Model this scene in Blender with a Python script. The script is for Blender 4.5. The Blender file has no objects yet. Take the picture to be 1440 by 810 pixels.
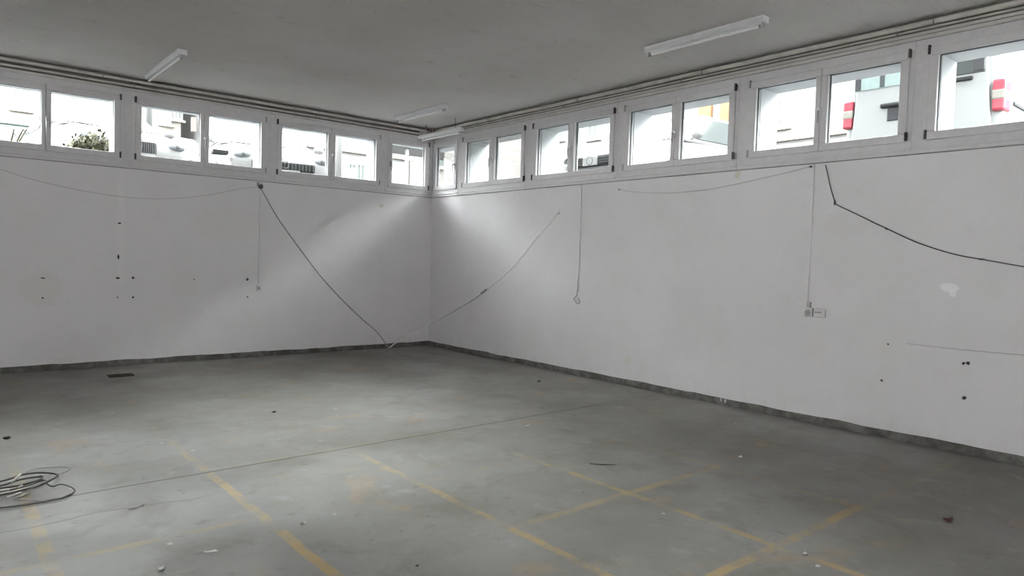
import bpy, bmesh, math, random
from mathutils import Vector, Matrix, noise as mnoise

random.seed(7)
S = bpy.context.scene
COL = S.collection
PI = math.pi

# ------------------------------------------------------------------ camera
F, YAW, PITCH, ROLL = 972.18, 0.70304, -0.039105, 0.029825
CAM = Vector((-6.6257, -10.0114, 1.5))
fw = Vector((math.sin(YAW)*math.cos(PITCH), math.cos(YAW)*math.cos(PITCH), math.sin(PITCH)))
r0 = Vector((math.cos(YAW), -math.sin(YAW), 0)); u0 = r0.cross(fw)
RT = math.cos(ROLL)*r0 + math.sin(ROLL)*u0
UP = -math.sin(ROLL)*r0 + math.cos(ROLL)*u0


def at(px, py, axis, val):
    """where the sight line through a pixel of the 1440x810 photo meets the plane axis = val"""
    d = fw + RT*((px-720)/F) - UP*((py-405)/F)
    t = (val-CAM[axis])/d[axis]
    return CAM + d*t


def at_plane(px, py, p0, n):
    d = fw + RT*((px-720)/F) - UP*((py-405)/F)
    t = (Vector(p0)-CAM).dot(n)/d.dot(n)
    return CAM + d*t


cam = bpy.data.cameras.new('camera')
cam.sensor_width = 36.0
cam.lens = F/1440*36
cam.clip_start = 0.05
cam.clip_end = 400
co = bpy.data.objects.new('camera', cam)
co.matrix_world = Matrix((RT, UP, -fw)).transposed().to_4x4()
co.location = CAM
COL.objects.link(co)
S.camera = co

# ------------------------------------------------------------------ node helper


class NT:
    def __init__(s, name):
        s.m = bpy.data.materials.new(name)
        s.m.use_nodes = True
        s.t = s.m.node_tree
        s.t.nodes.clear()
        s.out = s.t.nodes.new('ShaderNodeOutputMaterial')

    def n(s, typ, **kw):
        nd = s.t.nodes.new(typ)
        for k, v in kw.items():
            setattr(nd, k, v)
        return nd

    def inp(s, sock, v):
        if isinstance(v, bpy.types.NodeSocket):
            s.t.links.new(v, sock)
        elif v is not None:
            sock.default_value = v

    def math(s, op, a, b=None, c=None, clamp=False):
        nd = s.n('ShaderNodeMath', operation=op)
        nd.use_clamp = clamp
        s.inp(nd.inputs[0], a)
        s.inp(nd.inputs[1], b)
        s.inp(nd.inputs[2], c)
        return nd.outputs[0]

    def ramp(s, v, a, b, lo=0.0, hi=1.0):
        nd = s.n('ShaderNodeMapRange', interpolation_type='SMOOTHSTEP')
        s.inp(nd.inputs[0], v)
        for i, q in enumerate((a, b, lo, hi)):
            s.inp(nd.inputs[i+1], q)
        return nd.outputs[0]

    def noise(s, vec, scale, detail=3, rough=.5, dist=0.0):
        nd = s.n('ShaderNodeTexNoise')
        s.inp(nd.inputs['Vector'], vec)
        nd.inputs['Scale'].default_value = scale
        nd.inputs['Detail'].default_value = detail
        nd.inputs['Roughness'].default_value = rough
        nd.inputs['Distortion'].default_value = dist
        return nd.outputs['Fac']

    def mix(s, f, a, b):
        nd = s.n('ShaderNodeMix', data_type='RGBA')
        s.inp(nd.inputs[0], f)
        s.inp(nd.inputs[6], a if isinstance(a, bpy.types.NodeSocket) else (*a, 1))
        s.inp(nd.inputs[7], b if isinstance(b, bpy.types.NodeSocket) else (*b, 1))
        return nd.outputs[2]

    def pos(s):
        return s.n('ShaderNodeNewGeometry').outputs['Position']

    def obj(s):
        return s.n('ShaderNodeTexCoord').outputs['Object']

    def xyz(s, v):
        nd = s.n('ShaderNodeSeparateXYZ')
        s.inp(nd.inputs[0], v)
        return nd.outputs

    def vmul(s, v, k):
        nd = s.n('ShaderNodeVectorMath', operation='MULTIPLY')
        s.inp(nd.inputs[0], v)
        nd.inputs[1].default_value = k
        return nd.outputs[0]

    def bsdf(s, col, rough=.6, spec=.3, metal=0.0, bump=None, bstr=.2, bdist=.01):
        b = s.n('ShaderNodeBsdfPrincipled')
        s.inp(b.inputs['Base Color'], col if isinstance(col, bpy.types.NodeSocket) else (*col, 1))
        s.inp(b.inputs['Roughness'], rough)
        b.inputs['Specular IOR Level'].default_value = spec
        b.inputs['Metallic'].default_value = metal
        if bump is not None:
            bn = s.n('ShaderNodeBump')
            bn.inputs['Strength'].default_value = bstr
            bn.inputs['Distance'].default_value = bdist
            s.inp(bn.inputs['Height'], bump)
            s.t.links.new(bn.outputs[0], b.inputs['Normal'])
        s.t.links.new(b.outputs[0], s.out.inputs[0])
        return s.m


MATS = {}


def simple(name, col, rough=.5, spec=.35, metal=0.0, var=.06, scale=14.0):
    if name in MATS:
        return MATS[name]
    t = NT(name)
    nz = t.noise(t.obj(), scale, 3)
    k = t.ramp(nz, .3, .7, 1-var, 1+var)
    c = t.n('ShaderNodeVectorMath', operation='SCALE')
    c.inputs[0].default_value = col
    t.inp(c.inputs['Scale'], k)
    MATS[name] = t.bsdf(c.outputs[0], rough, spec, metal)
    return MATS[name]


# --- wall paint
def wall_mat(name, scar):
    t = NT(name)
    P = t.pos()
    x, y, z = t.xyz(P)
    base = (.635, .625, .645)
    n1 = t.noise(P, .9, 5, .6)
    c = t.mix(t.ramp(n1, .35, .68), base, (.600, .594, .606))
    n2 = t.noise(P, 5.5, 4, .6)
    c = t.mix(t.math('MULTIPLY', t.ramp(n2, .56, .75), .35), c, (.56, .55, .545))
    n3 = t.noise(t.vmul(P, (2.2, 2.2, .5)), 1.3, 4, .6)
    c = t.mix(t.math('MULTIPLY', t.ramp(n3, .58, .78), .3), c, (.57, .555, .53))
    # scuffing just above the floor
    low = t.math('MULTIPLY', t.ramp(z, .05, .32, 1.0, 0.0), t.ramp(t.noise(P, 7, 4, .7), .4, .7))
    c = t.mix(t.math('MULTIPLY', low, .25), c, (.46, .45, .43))
    for (ax, a0, z0, ra, rz, col, amt) in scar:
        u = (x, y)[ax]
        du = t.math('DIVIDE', t.math('SUBTRACT', u, a0), ra)
        dz = t.math('DIVIDE', t.math('SUBTRACT', z, z0), rz)
        d = t.math('ADD', t.math('MULTIPLY', du, du), t.math('MULTIPLY', dz, dz))
        d = t.math('ADD', d, t.math('MULTIPLY', t.math('SUBTRACT', t.noise(P, 18, 3), .5), 1.6))
        c = t.mix(t.math('MULTIPLY', t.ramp(d, .55, 1.25, 1.0, 0.0), amt), c, col)
    bump = t.math('ADD', t.noise(P, 60, 3, .6), t.math('MULTIPLY', t.noise(P, 3, 3), 2.0))
    return t.bsdf(c, .75, .2, bump=bump, bstr=.12, bdist=.004)


M_WL = wall_mat('left_wall_paint', [
    (0, -4.73, 1.75, .05, .75, (.67, .66, .67), .55),
    (0, -5.56, 1.0, .22, .22, (.57, .56, .52), .5),
    (0, -3.95, 1.05, .16, .2, (.57, .56, .52), .4),
    (0, -.98, 2.33, .045, .03, (.42, .33, .24), .45),
    (0, -3.35, 1.9, .5, .25, (.59, .585, .58), .4)])
M_WR = wall_mat('right_wall_paint', [
    (1, -7.935, 1.385, .075, .04, (.80, .80, .82), .75),
    (1, -7.96, 1.34, .03, .03, (.80, .80, .82), .7),
    (1, -5.87, 2.50, .035, .06, (.52, .50, .40), .6),
    (1, -4.45, .30, .06, .06, (.56, .55, .47), .4),
    (1, -7.46, .82, .06, .07, (.58, .57, .51), .4),
    (1, -7.05, 1.95, .22, .13, (.57, .555, .565), .5)])

# --- ceiling
t = NT('ceiling_concrete_paint')
P = t.pos()
c = t.mix(t.ramp(t.noise(P, .55, 5, .62), .36, .66), (.585, .57, .55), (.64, .63, .625))
c = t.mix(t.math('MULTIPLY', t.ramp(t.noise(t.vmul(P, (1, 5, 1)), 2.2, 5, .65), .56, .75), .35), c, (.40, .385, .365))
c = t.mix(t.math('MULTIPLY', t.ramp(t.noise(P, 9, 3), .68, .74), .4), c, (.36, .34, .32))
M_CEIL = t.bsdf(c, .85, .1, bump=t.noise(P, 25, 4, .6), bstr=.15, bdist=.004)

# --- floor
t = NT('worn_concrete_floor')
P = t.pos()
x, y, z = t.xyz(P)
c = t.mix(t.ramp(t.noise(P, .45, 6, .62), .36, .66), (.192, .186, .163), (.272, .268, .254))
c = t.mix(t.math('MULTIPLY', t.ramp(t.noise(P, 2.4, 6, .65, .6), .48, .70), .6), c, (.168, .160, .132))
c = t.mix(t.math('MULTIPLY', t.ramp(t.noise(P, 3.1, 5, .7), .56, .74), .5), c, (.34, .335, .335))
c = t.mix(t.math('MULTIPLY', t.ramp(t.noise(P, 8, 5, .7), .57, .70), .5), c, (.135, .128, .108))
# floor darker in a ragged band along the foot of the walls
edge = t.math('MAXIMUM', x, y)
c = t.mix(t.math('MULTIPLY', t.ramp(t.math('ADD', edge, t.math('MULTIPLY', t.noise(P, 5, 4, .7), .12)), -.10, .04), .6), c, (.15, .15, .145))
# rusty orange blotches
rust = t.ramp(t.noise(P, 1.5, 5, .62, .4), .585, .68)
c = t.mix(t.math('MULTIPLY', rust, .38), c, (.36, .24, .13))
# painted grid of yellow lines, worn away in places
wear = t.noise(P, 3.2, 6, .72)
wob = t.math('MULTIPLY', t.math('SUBTRACT', t.noise(P, 2.0, 3), .5), .03)


def band(u, u0, v, v0, v1, hw, amt, fade=.5):
    global c
    d = t.math('ABSOLUTE', t.math('SUBTRACT', t.math('ADD', u, wob), u0))
    m = t.ramp(d, hw*.65, hw*1.25, 1.0, 0.0)
    m = t.math('MULTIPLY', m, t.ramp(v, v0-fade, v0+.02))
    m = t.math('MULTIPLY', m, t.ramp(v, v1-.02, v1+fade, 1.0, 0.0))
    m = t.math('MULTIPLY', m, t.ramp(wear, .40, .60, 1.0, .12))
    c = t.mix(t.math('MULTIPLY', m, amt), c, (.47, .315, .105))


band(x, -5.165, y, -9.8, -5.4, .031, .72, 2.2)
band(x, -4.125, y, -9.8, -5.9, .030, .68, .9)
band(x, -3.115, y, -9.8, -6.6, .030, .58, 1.0)
band(x, -6.18, y, -9.8, -5.2, .034, .48, 1.6)
band(x, -2.10, y, -8.3, -7.0, .034, .25, 1.2)
band(y, -7.11, x, -4.1, -2.1, .032, .45, .15)
band(y, -8.15, x, -3.9, -2.15, .032, .68, .3)
band(y, -8.15, x, -2.1, -.1, .036, .16, .1)
band(y, -6.15, x, -6.35, -5.17, .030, .36, .1)
band(y, -6.15, x, -4.1, -2.2, .034, .12, .1)
band(y, -5.10, x, -5.2, -2.9, .03, .18, .3)
# construction joint and cracks
jy = t.math('SUBTRACT', y, t.math('MULTIPLY', t.math('ADD', x, 2.0), .021))
jd = t.math('ABSOLUTE', t.math('ADD', t.math('ADD', jy, 5.078), t.math('MULTIPLY', wob, .5)))
jm = t.math('MULTIPLY', t.ramp(jd, .006, .017, 1.0, 0.0), t.ramp(x, -1.5, -.6, 1.0, .25))
c = t.mix(t.math('MULTIPLY', jm, .8), c, (.075, .07, .062))
kd = t.math('ABSOLUTE', t.math('ADD', t.math('ADD', y, 5.62), t.math('MULTIPLY', t.math('SUBTRACT', t.noise(P, 1.5, 4), .5), .35)))
km = t.math('MULTIPLY', t.ramp(kd, .004, .012, 1.0, 0.0), t.ramp(x, -5.5, -5.2, 1.0, 0.0))
c = t.mix(t.math('MULTIPLY', km, .5), c, (.09, .085, .08))
# pale specks of grit and paint
v = t.n('ShaderNodeTexVoronoi')
t.inp(v.inputs['Vector'], P)
v.inputs['Scale'].default_value = 2.6
c = t.mix(t.math('MULTIPLY', t.ramp(v.outputs['Distance'], .02, .05, 1.0, 0.0), .55), c, (.55, .54, .54))
rg = t.ramp(t.noise(P, 1.3, 4), .35, .7, .48, .66)
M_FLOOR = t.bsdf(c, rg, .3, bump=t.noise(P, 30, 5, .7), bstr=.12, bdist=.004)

# --- baseboard strip of bare dirty concrete
t = NT('bare_concrete_base')
P = t.pos()
c = t.mix(t.ramp(t.noise(P, 6, 5, .7), .38, .66), (.085, .083, .075), (.17, .165, .155))
M_BASE = t.bsdf(c, .9, .1, bump=t.noise(P, 30, 4), bstr=.3, bdist=.006)

# --- glass panes
t = NT('window_glass')
tr = t.n('ShaderNodeBsdfTransparent')
tr.inputs[0].default_value = (.93, .955, .95, 1)
gl = t.n('ShaderNodeBsdfGlossy')
gl.inputs['Roughness'].default_value = .02
lw = t.n('ShaderNodeLayerWeight')
lw.inputs[0].default_value = .25
mx = t.n('ShaderNodeMixShader')
t.inp(mx.inputs[0], t.math('MULTIPLY', lw.outputs['Fresnel'], .5))
t.t.links.new(tr.outputs[0], mx.inputs[1])
t.t.links.new(gl.outputs[0], mx.inputs[2])
t.t.links.new(mx.outputs[0], t.out.inputs[0])
M_GLASS = t.m

M_FRAME = simple('white_pvc_frame', (.53, .527, .538), .45, .35, var=.03)
M_STRIP = simple('white_cover_strip', (.52, .515, .527), .5, .3, var=.04)
M_GASKET = simple('dark_gasket', (.10, .105, .11), .7, .2)
M_JOINT = simple('grey_joint', (.24, .235, .235), .8, .1, var=.3, scale=3)
M_HINGE = simple('dark_hinge', (.05, .045, .045), .5, .4)
M_HINGEL = simple('grey_hinge_cap', (.34, .34, .35), .5, .4)
M_HANDLE = simple('white_handle', (.80, .80, .82), .25, .6)
M_LEVER = simple('lever_grey', (.36, .36, .365), .35, .5)
M_HANDLED = simple('grey_handle', (.30, .30, .31), .35, .5)
M_PIPE = simple('painted_pipe', (.50, .485, .45), .6, .3, var=.12, scale=6)
M_PIPED = simple('pipe_clip', (.22, .21, .20), .6, .3)
M_RUST = simple('rusty_pipe', (.44, .33, .24), .7, .2, var=.2)
M_TRIMB = simple('trim_paint', (.52, .51, .49), .6, .25, var=.08, scale=5)
M_LAMP = simple('lamp_housing', (.62, .63, .645), .4, .4, var=.03)
M_TUBE = simple('unlit_tube', (.82, .83, .83), .25, .5, var=.02)
M_SOCK = simple('lamp_holder', (.34, .34, .34), .5, .3)
M_CDARK = simple('dark_cable', (.095, .09, .088), .6, .3)
M_CORD = simple('faint_cord', (.40, .395, .395), .6, .2)
M_CGREY = simple('grey_cable', (.30, .295, .30), .55, .3)
M_CPALE = simple('pale_cable', (.70, .695, .70), .5, .3)
M_CSILV = simple('silver_cable', (.62, .61, .59), .35, .5)
M_HOLE = simple('hole_dark', (.055, .05, .05), .9, .1, var=.4, scale=90)
M_PLUG = simple('socket_plastic', (.56, .555, .56), .4, .4)
M_PLUGD = simple('socket_grey', (.27, .265, .265), .5, .3)

# ------------------------------------------------------------------ mesh helper


class MB:
    def __init__(s):
        s.v = []
        s.f = []

    def add(s, vs, fs):
        b = len(s.v)
        s.v += [tuple(p) for p in vs]
        s.f += [tuple(b+i for i in f) for f in fs]
        return s

    def box(s, x0, x1, y0, y1, z0, z1):
        x0, x1 = min(x0, x1), max(x0, x1)
        y0, y1 = min(y0, y1), max(y0, y1)
        z0, z1 = min(z0, z1), max(z0, z1)
        vs = [(x, y, z) for z in (z0, z1) for y in (y0, y1) for x in (x0, x1)]
        return s.add(vs, [(0, 2, 3, 1), (4, 5, 7, 6), (0, 1, 5, 4), (1, 3, 7, 5), (3, 2, 6, 7), (2, 0, 4, 6)])

    def prism(s, poly, d0, d1, axis):
        """poly in the two other axes (in order), extruded along axis"""
        def P(a, b, d):
            return {0: (d, a, b), 1: (a, d, b), 2: (a, b, d)}[axis]
        n = len(poly)
        vs = [P(a, b, d0) for a, b in poly]+[P(a, b, d1) for a, b in poly]
        fs = [tuple(range(n)), tuple(range(2*n-1, n-1, -1))]
        fs += [(i, i+n, (i+1) % n+n, (i+1) % n) for i in range(n)]
        return s.add(vs, fs)

    def tube(s, pts, r, seg=8, cap=True):
        pts = [Vector(p) for p in pts]
        n = len(pts)
        rs = r if isinstance(r, (list, tuple)) else [r]*n
        ref = None
        rings = []
        for i, p in enumerate(pts):
            d = (pts[min(i+1, n-1)]-pts[max(i-1, 0)]).normalized()
            if ref is None:
                ref = Vector((0, 0, 1)) if abs(d.z) < .9 else Vector((1, 0, 0))
            a = (ref-d*ref.dot(d))
            a = a.normalized() if a.length > 1e-6 else d.orthogonal().normalized()
            ref = a
            b = d.cross(a)
            rings.append([p+(a*math.cos(k*2*PI/seg)+b*math.sin(k*2*PI/seg))*rs[i] for k in range(seg)])
        vs = [q for rg_ in rings for q in rg_]
        fs = []
        for i in range(n-1):
            for k in range(seg):
                k2 = (k+1) % seg
                fs.append((i*seg+k, i*seg+k2, (i+1)*seg+k2, (i+1)*seg+k))
        if cap:
            fs.append(tuple(reversed(range(seg))))
            fs.append(tuple((n-1)*seg+k for k in range(seg)))
        return s.add(vs, fs)

    def ring(s, c, nrm, R, r, seg=24, sub=8):
        c = Vector(c)
        nrm = Vector(nrm).normalized()
        a = nrm.orthogonal().normalized()
        b = nrm.cross(a)
        vs, fs = [], []
        for i in range(seg):
            d = a*math.cos(i*2*PI/seg)+b*math.sin(i*2*PI/seg)
            for k in range(sub):
                q = k*2*PI/sub
                vs.append(c+d*(R+r*math.cos(q))+nrm*(r*math.sin(q)))
        for i in range(seg):
            for k in range(sub):
                i2, k2 = (i+1) % seg, (k+1) % sub
                fs.append((i*sub+k, i2*sub+k, i2*sub+k2, i*sub+k2))
        return s.add(vs, fs)

    def cyl(s, p0, p1, r, seg=20):
        return s.tube([p0, p1], r, seg)

    def blob(s, c, rad, seed=0, amp=.3, sub=2, fr=1.5):
        bm = bmesh.new()
        bmesh.ops.create_icosphere(bm, subdivisions=sub, radius=1)
        vs = []
        for v in bm.verts:
            k = 1+amp*mnoise.noise(v.co*fr+Vector((seed*7.3, seed*3.1, seed)))
            vs.append((c[0]+v.co.x*rad[0]*k, c[1]+v.co.y*rad[1]*k, c[2]+v.co.z*rad[2]*k))
        bm.verts.index_update()
        fs = [tuple(v.index for v in f.verts) for f in bm.faces]
        bm.free()
        return s.add(vs, fs)

    def build(s, name, mat, parent=None, bevel=0.0, smooth=False, subsurf=0, bseg=2):
        off = parent.get('_o') if parent is not None and '_o' in parent else None
        vs = s.v if off is None else [(p[0]-off[0], p[1]-off[1], p[2]-off[2]) for p in s.v]
        me = bpy.data.meshes.new(name)
        me.from_pydata(vs, [], s.f)
        bm = bmesh.new()
        bm.from_mesh(me)
        bmesh.ops.recalc_face_normals(bm, faces=bm.faces)
        bm.to_mesh(me)
        bm.free()
        for mm in (mat if isinstance(mat, (list, tuple)) else [mat]):
            me.materials.append(mm)
        if smooth:
            for p in me.polygons:
                p.use_smooth = True
        o = bpy.data.objects.new(name, me)
        COL.objects.link(o)
        if parent is not None:
            o.parent = parent
        if bevel:
            md = o.modifiers.new('bevel', 'BEVEL')
            md.width = bevel
            md.segments = bseg
            md.limit_method = 'ANGLE'
        if subsurf:
            md = o.modifiers.new('sub', 'SUBSURF')
            md.levels = md.render_levels = subsurf
        return o


def tag(o, label=None, cat=None, group=None, kind=None):
    if label:
        o['label'] = label
    if cat:
        o['category'] = cat
    if group:
        o['group'] = group
    if kind:
        o['kind'] = kind
    return o


def empty(name, loc, rz=0.0, world=False, **kw):
    """world=True: parts are given in world coordinates and shifted to the empty's base"""
    o = bpy.data.objects.new(name, None)
    o.empty_display_size = .1
    o.location = loc
    o.rotation_euler = (0, 0, rz)
    COL.objects.link(o)
    if world:
        OFF.append(o)
        o['_o'] = tuple(loc)
    return tag(o, **kw)


OFF = []


def smooth_path(pts, k=6):
    pts = [Vector(p) for p in pts]
    out = []
    for i in range(len(pts)-1):
        p0, p1, p2, p3 = pts[max(i-1, 0)], pts[i], pts[i+1], pts[min(i+2, len(pts)-1)]
        for j in range(k):
            q = j/k
            out.append(.5*((2*p1)+(p2-p0)*q+(2*p0-5*p1+4*p2-p3)*q*q+(3*p1-p0-3*p2+p3)*q**3))
    out.append(pts[-1])
    return out


# ------------------------------------------------------------------ room shell
X0, Y0, ZC = -16.5, -18.5, 3.70
ZS, ZT = 2.556, 3.525            # bottom and top of the window band
GB, GT = 2.722, 3.375            # bottom and top of the glass
TH, TL = .42, .30               # thickness of the right and of the left wall

LEFT = [[(-.81, -.175)], [(-2.649, -1.935), (-1.816, -1.11)], [(-4.504, -3.786), (-3.675, -2.96)],
        [(-6.20, -5.582), (-5.484, -4.819)], [(-7.95, -7.24), (-7.13, -6.51)], [(-9.80, -9.09), (-8.98, -8.27)],
        [(-11.65, -10.94), (-10.83, -10.12)]]
RIGHT = [[(.13, .66)], [(.97, 1.586), (1.718, 2.34)], [(2.667, 3.295), (3.422, 4.046)], [(4.36, 4.995), (5.119, 5.75)],
         [(6.066, 6.70), (6.822, 7.466)], [(7.767, 8.40), (8.52, 9.16)], [(9.47, 10.10), (10.22, 10.86)],
         [(11.17, 11.80), (11.92, 12.56)]]

fl = MB().box(X0-.3, TH, Y0-.3, TH, -.2, 0).build('floor', M_FLOOR)
tag(fl, 'worn grey concrete floor with faded yellow painted lines', 'floor', kind='structure')
ce = MB().box(X0-.3, TH, Y0-.3, TH, ZC, ZC+.3).build('ceiling', M_CEIL)
tag(ce, 'mottled grey painted concrete ceiling', 'ceiling', kind='structure')


M_EXT = simple('outer_render', (.40, .415, .425), .85, .1, var=.05, scale=3)


def wall_band(name, units, to_world, u_min, u_max, mat, label, TH):
    """lower wall, lintel above the windows and the piers behind the cover strips"""
    b = MB()

    def bx(u0_, u1_, w0, w1, z0, z1):
        p, q = to_world(u0_, w0), to_world(u1_, w1)
        b.box(p[0], q[0], p[1], q[1], z0, z1)
    bx(u_min, u_max, 0, .20, 0, ZS)
    bx(u_min, u_max, 0, .20, ZT, ZC)
    if u_min == 0:
        bx(-.2, 0, .0, .2, 0, ZS)
        bx(-.2, 0, .0, .2, ZT, ZC)
    o = b.build(name, mat)
    tag(o, label, 'wall', kind='structure')
    b.v, b.f = [], []
    bx(u_min, u_max, .20, TH, 0, ZS)
    bx(u_min, u_max, .20, TH, ZT, ZC)
    bx(u_min, u_max, .085, TH, 3.395, ZT)
    if u_min == 0:
        bx(-TL, 0, .20, TH, 0, ZS)
        bx(-TL, 0, .20, TH, 3.395, ZC)
    edges = sorted([e for un in units for e in (un[0][0], un[-1][1])])
    # gaps between units
    un = sorted(units)
    lo = u_min
    for w in un:
        a = w[0][0]-.004
        if a-lo > .2:
            bx(lo, a, .075, TH, ZS, 3.395)
        lo = w[-1][1]+.004
    if u_max-lo > .5:
        bx(lo, u_max, .075, TH, ZS, 3.395)
        bx(lo+.16, u_max, 0, .075, ZS, ZT)
    tag(b.build(name+'_outer', M_EXT), 'grey rendered piers and lintel outside the windows of the %s wall' % name.split('_')[1], 'wall', kind='structure')
    return o


WL = wall_band('wall_left', LEFT, lambda u, w: (u, w), X0-.3, 0, M_WL, 'white painted wall on the left below the window band', TL)
WR = wall_band('wall_right', RIGHT, lambda u, w: (w, -u), .0, -Y0+.3, M_WR, 'white painted wall on the right below the window band', TH)
ADDED_GATES_W = [(-17.7, -12.9)]  # gateways added out of view to brighten the room
ADDED_GATES_R = [(-15.8, -12.0)]
GH = 2.7
b = MB()
lo = Y0
for g0, g1 in ADDED_GATES_W:
    b.box(X0-.3, X0, lo, g0, 0, ZC)
    b.box(X0-.3, X0, g0, g1, GH, ZC)
    lo = g1
b.box(X0-.3, X0, lo, 0, 0, ZC)
tag(b.build('wall_west', M_WL), 'plain white wall with an open gateway added for light, out of the frame on the left', 'wall', kind='structure')
b = MB()
lo = X0-.3
for g0, g1 in ADDED_GATES_R:
    b.box(lo, g0, Y0-.3, Y0, 0, ZC)
    b.box(g0, g1, Y0-.3, Y0, GH, ZC)
    lo = g1
b.box(lo, TH, Y0-.3, Y0, 0, ZC)
tag(b.build('wall_rear', M_WR), 'plain white wall with a gateway added for light, behind the photographer', 'wall', kind='structure')

# baseboards: ragged strip of bare concrete where the paint stops


def baseboard(name, axis, a, bnd, label):
    n = 160
    vs, fs = [], []
    for i in range(n+1):
        u = a+(bnd-a)*i/n
        h = .074+.012*mnoise.noise(Vector((u*3.1, 1.7, 0)))+.006*mnoise.noise(Vector((u*17, 4, 0)))
        for (w, z) in ((-.010, 0), (-.008, h), (.02, h), (.02, 0)):
            vs.append((u, w, z) if axis == 0 else (w, u, z))
    for i in range(n):
        for k in range(4):
            k2 = (k+1) % 4
            fs.append((i*4+k, i*4+k2, (i+1)*4+k2, (i+1)*4+k))
    fs += [(0, 1, 2, 3), tuple(n*4+k for k in (3, 2, 1, 0))]
    m = MB()
    m.add(vs, fs)
    tag(m.build(name, M_BASE), label, 'baseboard', kind='structure')


baseboard('baseboard_left', 0, X0, -.005, 'strip of bare dark concrete along the foot of the left wall')
baseboard('baseboard_right', 1, Y0, -.005, 'strip of bare dark concrete along the foot of the right wall')

# ------------------------------------------------------------------ windows
SO = .072     # width of sash profile round the glass
FO = .040     # visible frame outside the sash
WN = [0]


def rect_frame(m, u0_, u1_, z0, z1, t_l, t_r, t_b, t_t, w0, w1):
    m.box(u0_, u1_, w0, w1, z0, z0+t_b)
    m.box(u0_, u1_, w0, w1, z1-t_t, z1)
    m.box(u0_, u0_+t_l, w0, w1, z0+t_b, z1-t_t)
    m.box(u1_-t_r, u1_, w0, w1, z0+t_b, z1-t_t)


def window(panes, side, label):
    WN[0] += 1
    lo, hi = panes[0][0]-SO-FO, panes[-1][1]+SO+FO
    cx = (lo+hi)/2
    loc = (cx, 0, ZS) if side == 'L' else (0, -cx, ZS)
    root = empty('window_%d' % WN[0], loc, 0 if side == 'L' else -PI/2, label=label, cat='window', kind='structure')
    U = lambda u: u-cx
    Z = lambda z: z-ZS
    zb, zt = GB-SO, GT+SO
    fr = MB()
    rect_frame(fr, U(lo), U(hi), 0, Z(ZT), FO+.008, FO+.008, Z(zb)+.008, Z(ZT)-Z(zt)+.008, -.012, .075)
    if len(panes) == 2:
        mid = (panes[0][1]+panes[1][0])/2
        fr.box(U(mid)-.022, U(mid)+.022, 0, .07, Z(zb), Z(zt))
    fr.box(U(lo), U(hi), -.022, -.012, .02, .045)          # small drip moulding
    fr.build('frame', M_FRAME, root, bevel=.004)
    for i, (a, c_) in enumerate(panes):
        single = len(panes) == 1
        s_l = SO if (i == 0) else (panes[1][0]-panes[0][1])/2+.004
        s_r = SO if (i == len(panes)-1) else (panes[1][0]-panes[0][1])/2-.008
        sm = MB()
        rect_frame(sm, U(a)-s_l, U(c_)+s_r, Z(zb), Z(zt), s_l, s_r, SO, SO, -.030 if i == 0 else -.034, .055)
        sash = sm.build('sash', M_FRAME, root, bevel=.006)
        gk = MB()
        rect_frame(gk, U(a)-.001, U(c_)+.001, Z(GB)-.001, Z(GT)+.001, .007, .007, .006, .006, .004, .030)
        gk.build('gasket', M_GASKET, sash)
        pm = MB().box(U(a), U(c_), .014, .020, Z(GB), Z(GT))
        pm.build('pane', M_GLASS, sash)
        # hinges on the outer stile
        hs = []
        if single:
            hs = [U(c_)+SO] if side == 'L' else [U(a)-SO]
        elif i == 0:
            hs = [U(a)-s_l]
        else:
            hs = [U(c_)+s_r]
        hm = M_HINGEL if (side, i) in (('L', 1), ('R', 0)) and WN[0] % 3 != 1 else M_HINGE
        for hu in hs:
            for hz in (GT+.048, GB-.024):
                h = MB().cyl((hu, -.036, Z(hz)-.038), (hu, -.036, Z(hz)+.038), .011, 10)
                h.box(hu-.009, hu+.009, -.036, -.010, Z(hz)-.034, Z(hz)+.034)
                h.build('hinge', hm, sash)
    # handle
    if len(panes) == 2:
        hu = U((panes[0][1]+panes[1][0])/2)
        sash_w = -.036
    else:
        hu = U(panes[0][0])-.036 if side == 'L' else U(panes[0][1])+.036
        sash_w = -.032
    hz = Z(3.03)
    hd = MB()
    hd.box(hu-.015, hu+.015, sash_w-.008, sash_w+.002, hz-.050, hz+.040)
    h_ = hd.build('handle', M_HANDLED if len(panes) == 1 else M_FRAME, root, bevel=.003)
    kn = MB().cyl((hu, sash_w-.004, hz+.012), (hu, sash_w-.052, hz+.012), .016, 12)
    kn.build('knob', M_HANDLED if len(panes) == 1 else M_HANDLE, h_, bevel=.003)
    lv = MB().tube([(hu, sash_w-.044, hz+.004), (hu, sash_w-.048, hz-.05), (hu, sash_w-.046, hz-.115)], [.011, .010, .008], 8)
    lv.build('lever', M_LEVER, h_)
    return root


wl = ['narrow window at the corner, in the left wall', 'window nearest the corner window in the left wall, grey car grille outside',
      'window in the left wall with a dark slatted car grille outside its left pane', 'window in the left wall with a bush outside its right pane',
      'window out of the frame beyond the bush window', 'second window out of the frame beyond the bush window', 'third window out of the frame beyond the bush window']
wr = ['narrow window at the corner, in the right wall', 'first two-sash window from the corner in the right wall',
      'window in the right wall with a car number plate outside', 'window in the right wall with an orange facade outside',
      'window in the right wall with the rear of a white van and one red tail light outside',
      'rightmost window in the right wall with the van corner and big red tail light outside',
      'window out of the frame beyond the van', 'second window out of the frame beyond the van']
for p, l in zip(LEFT, wl):
    window(p, 'L', l)
for p, l in zip(RIGHT, wr):
    window(p, 'R', l)

# cover strips between the windows
TN = [0]


def trim(mb, label, mat, bevel=.003):
    TN[0] += 1
    return tag(mb.build('trim_%d' % TN[0], mat, bevel=bevel), label, 'trim', kind='structure')


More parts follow.
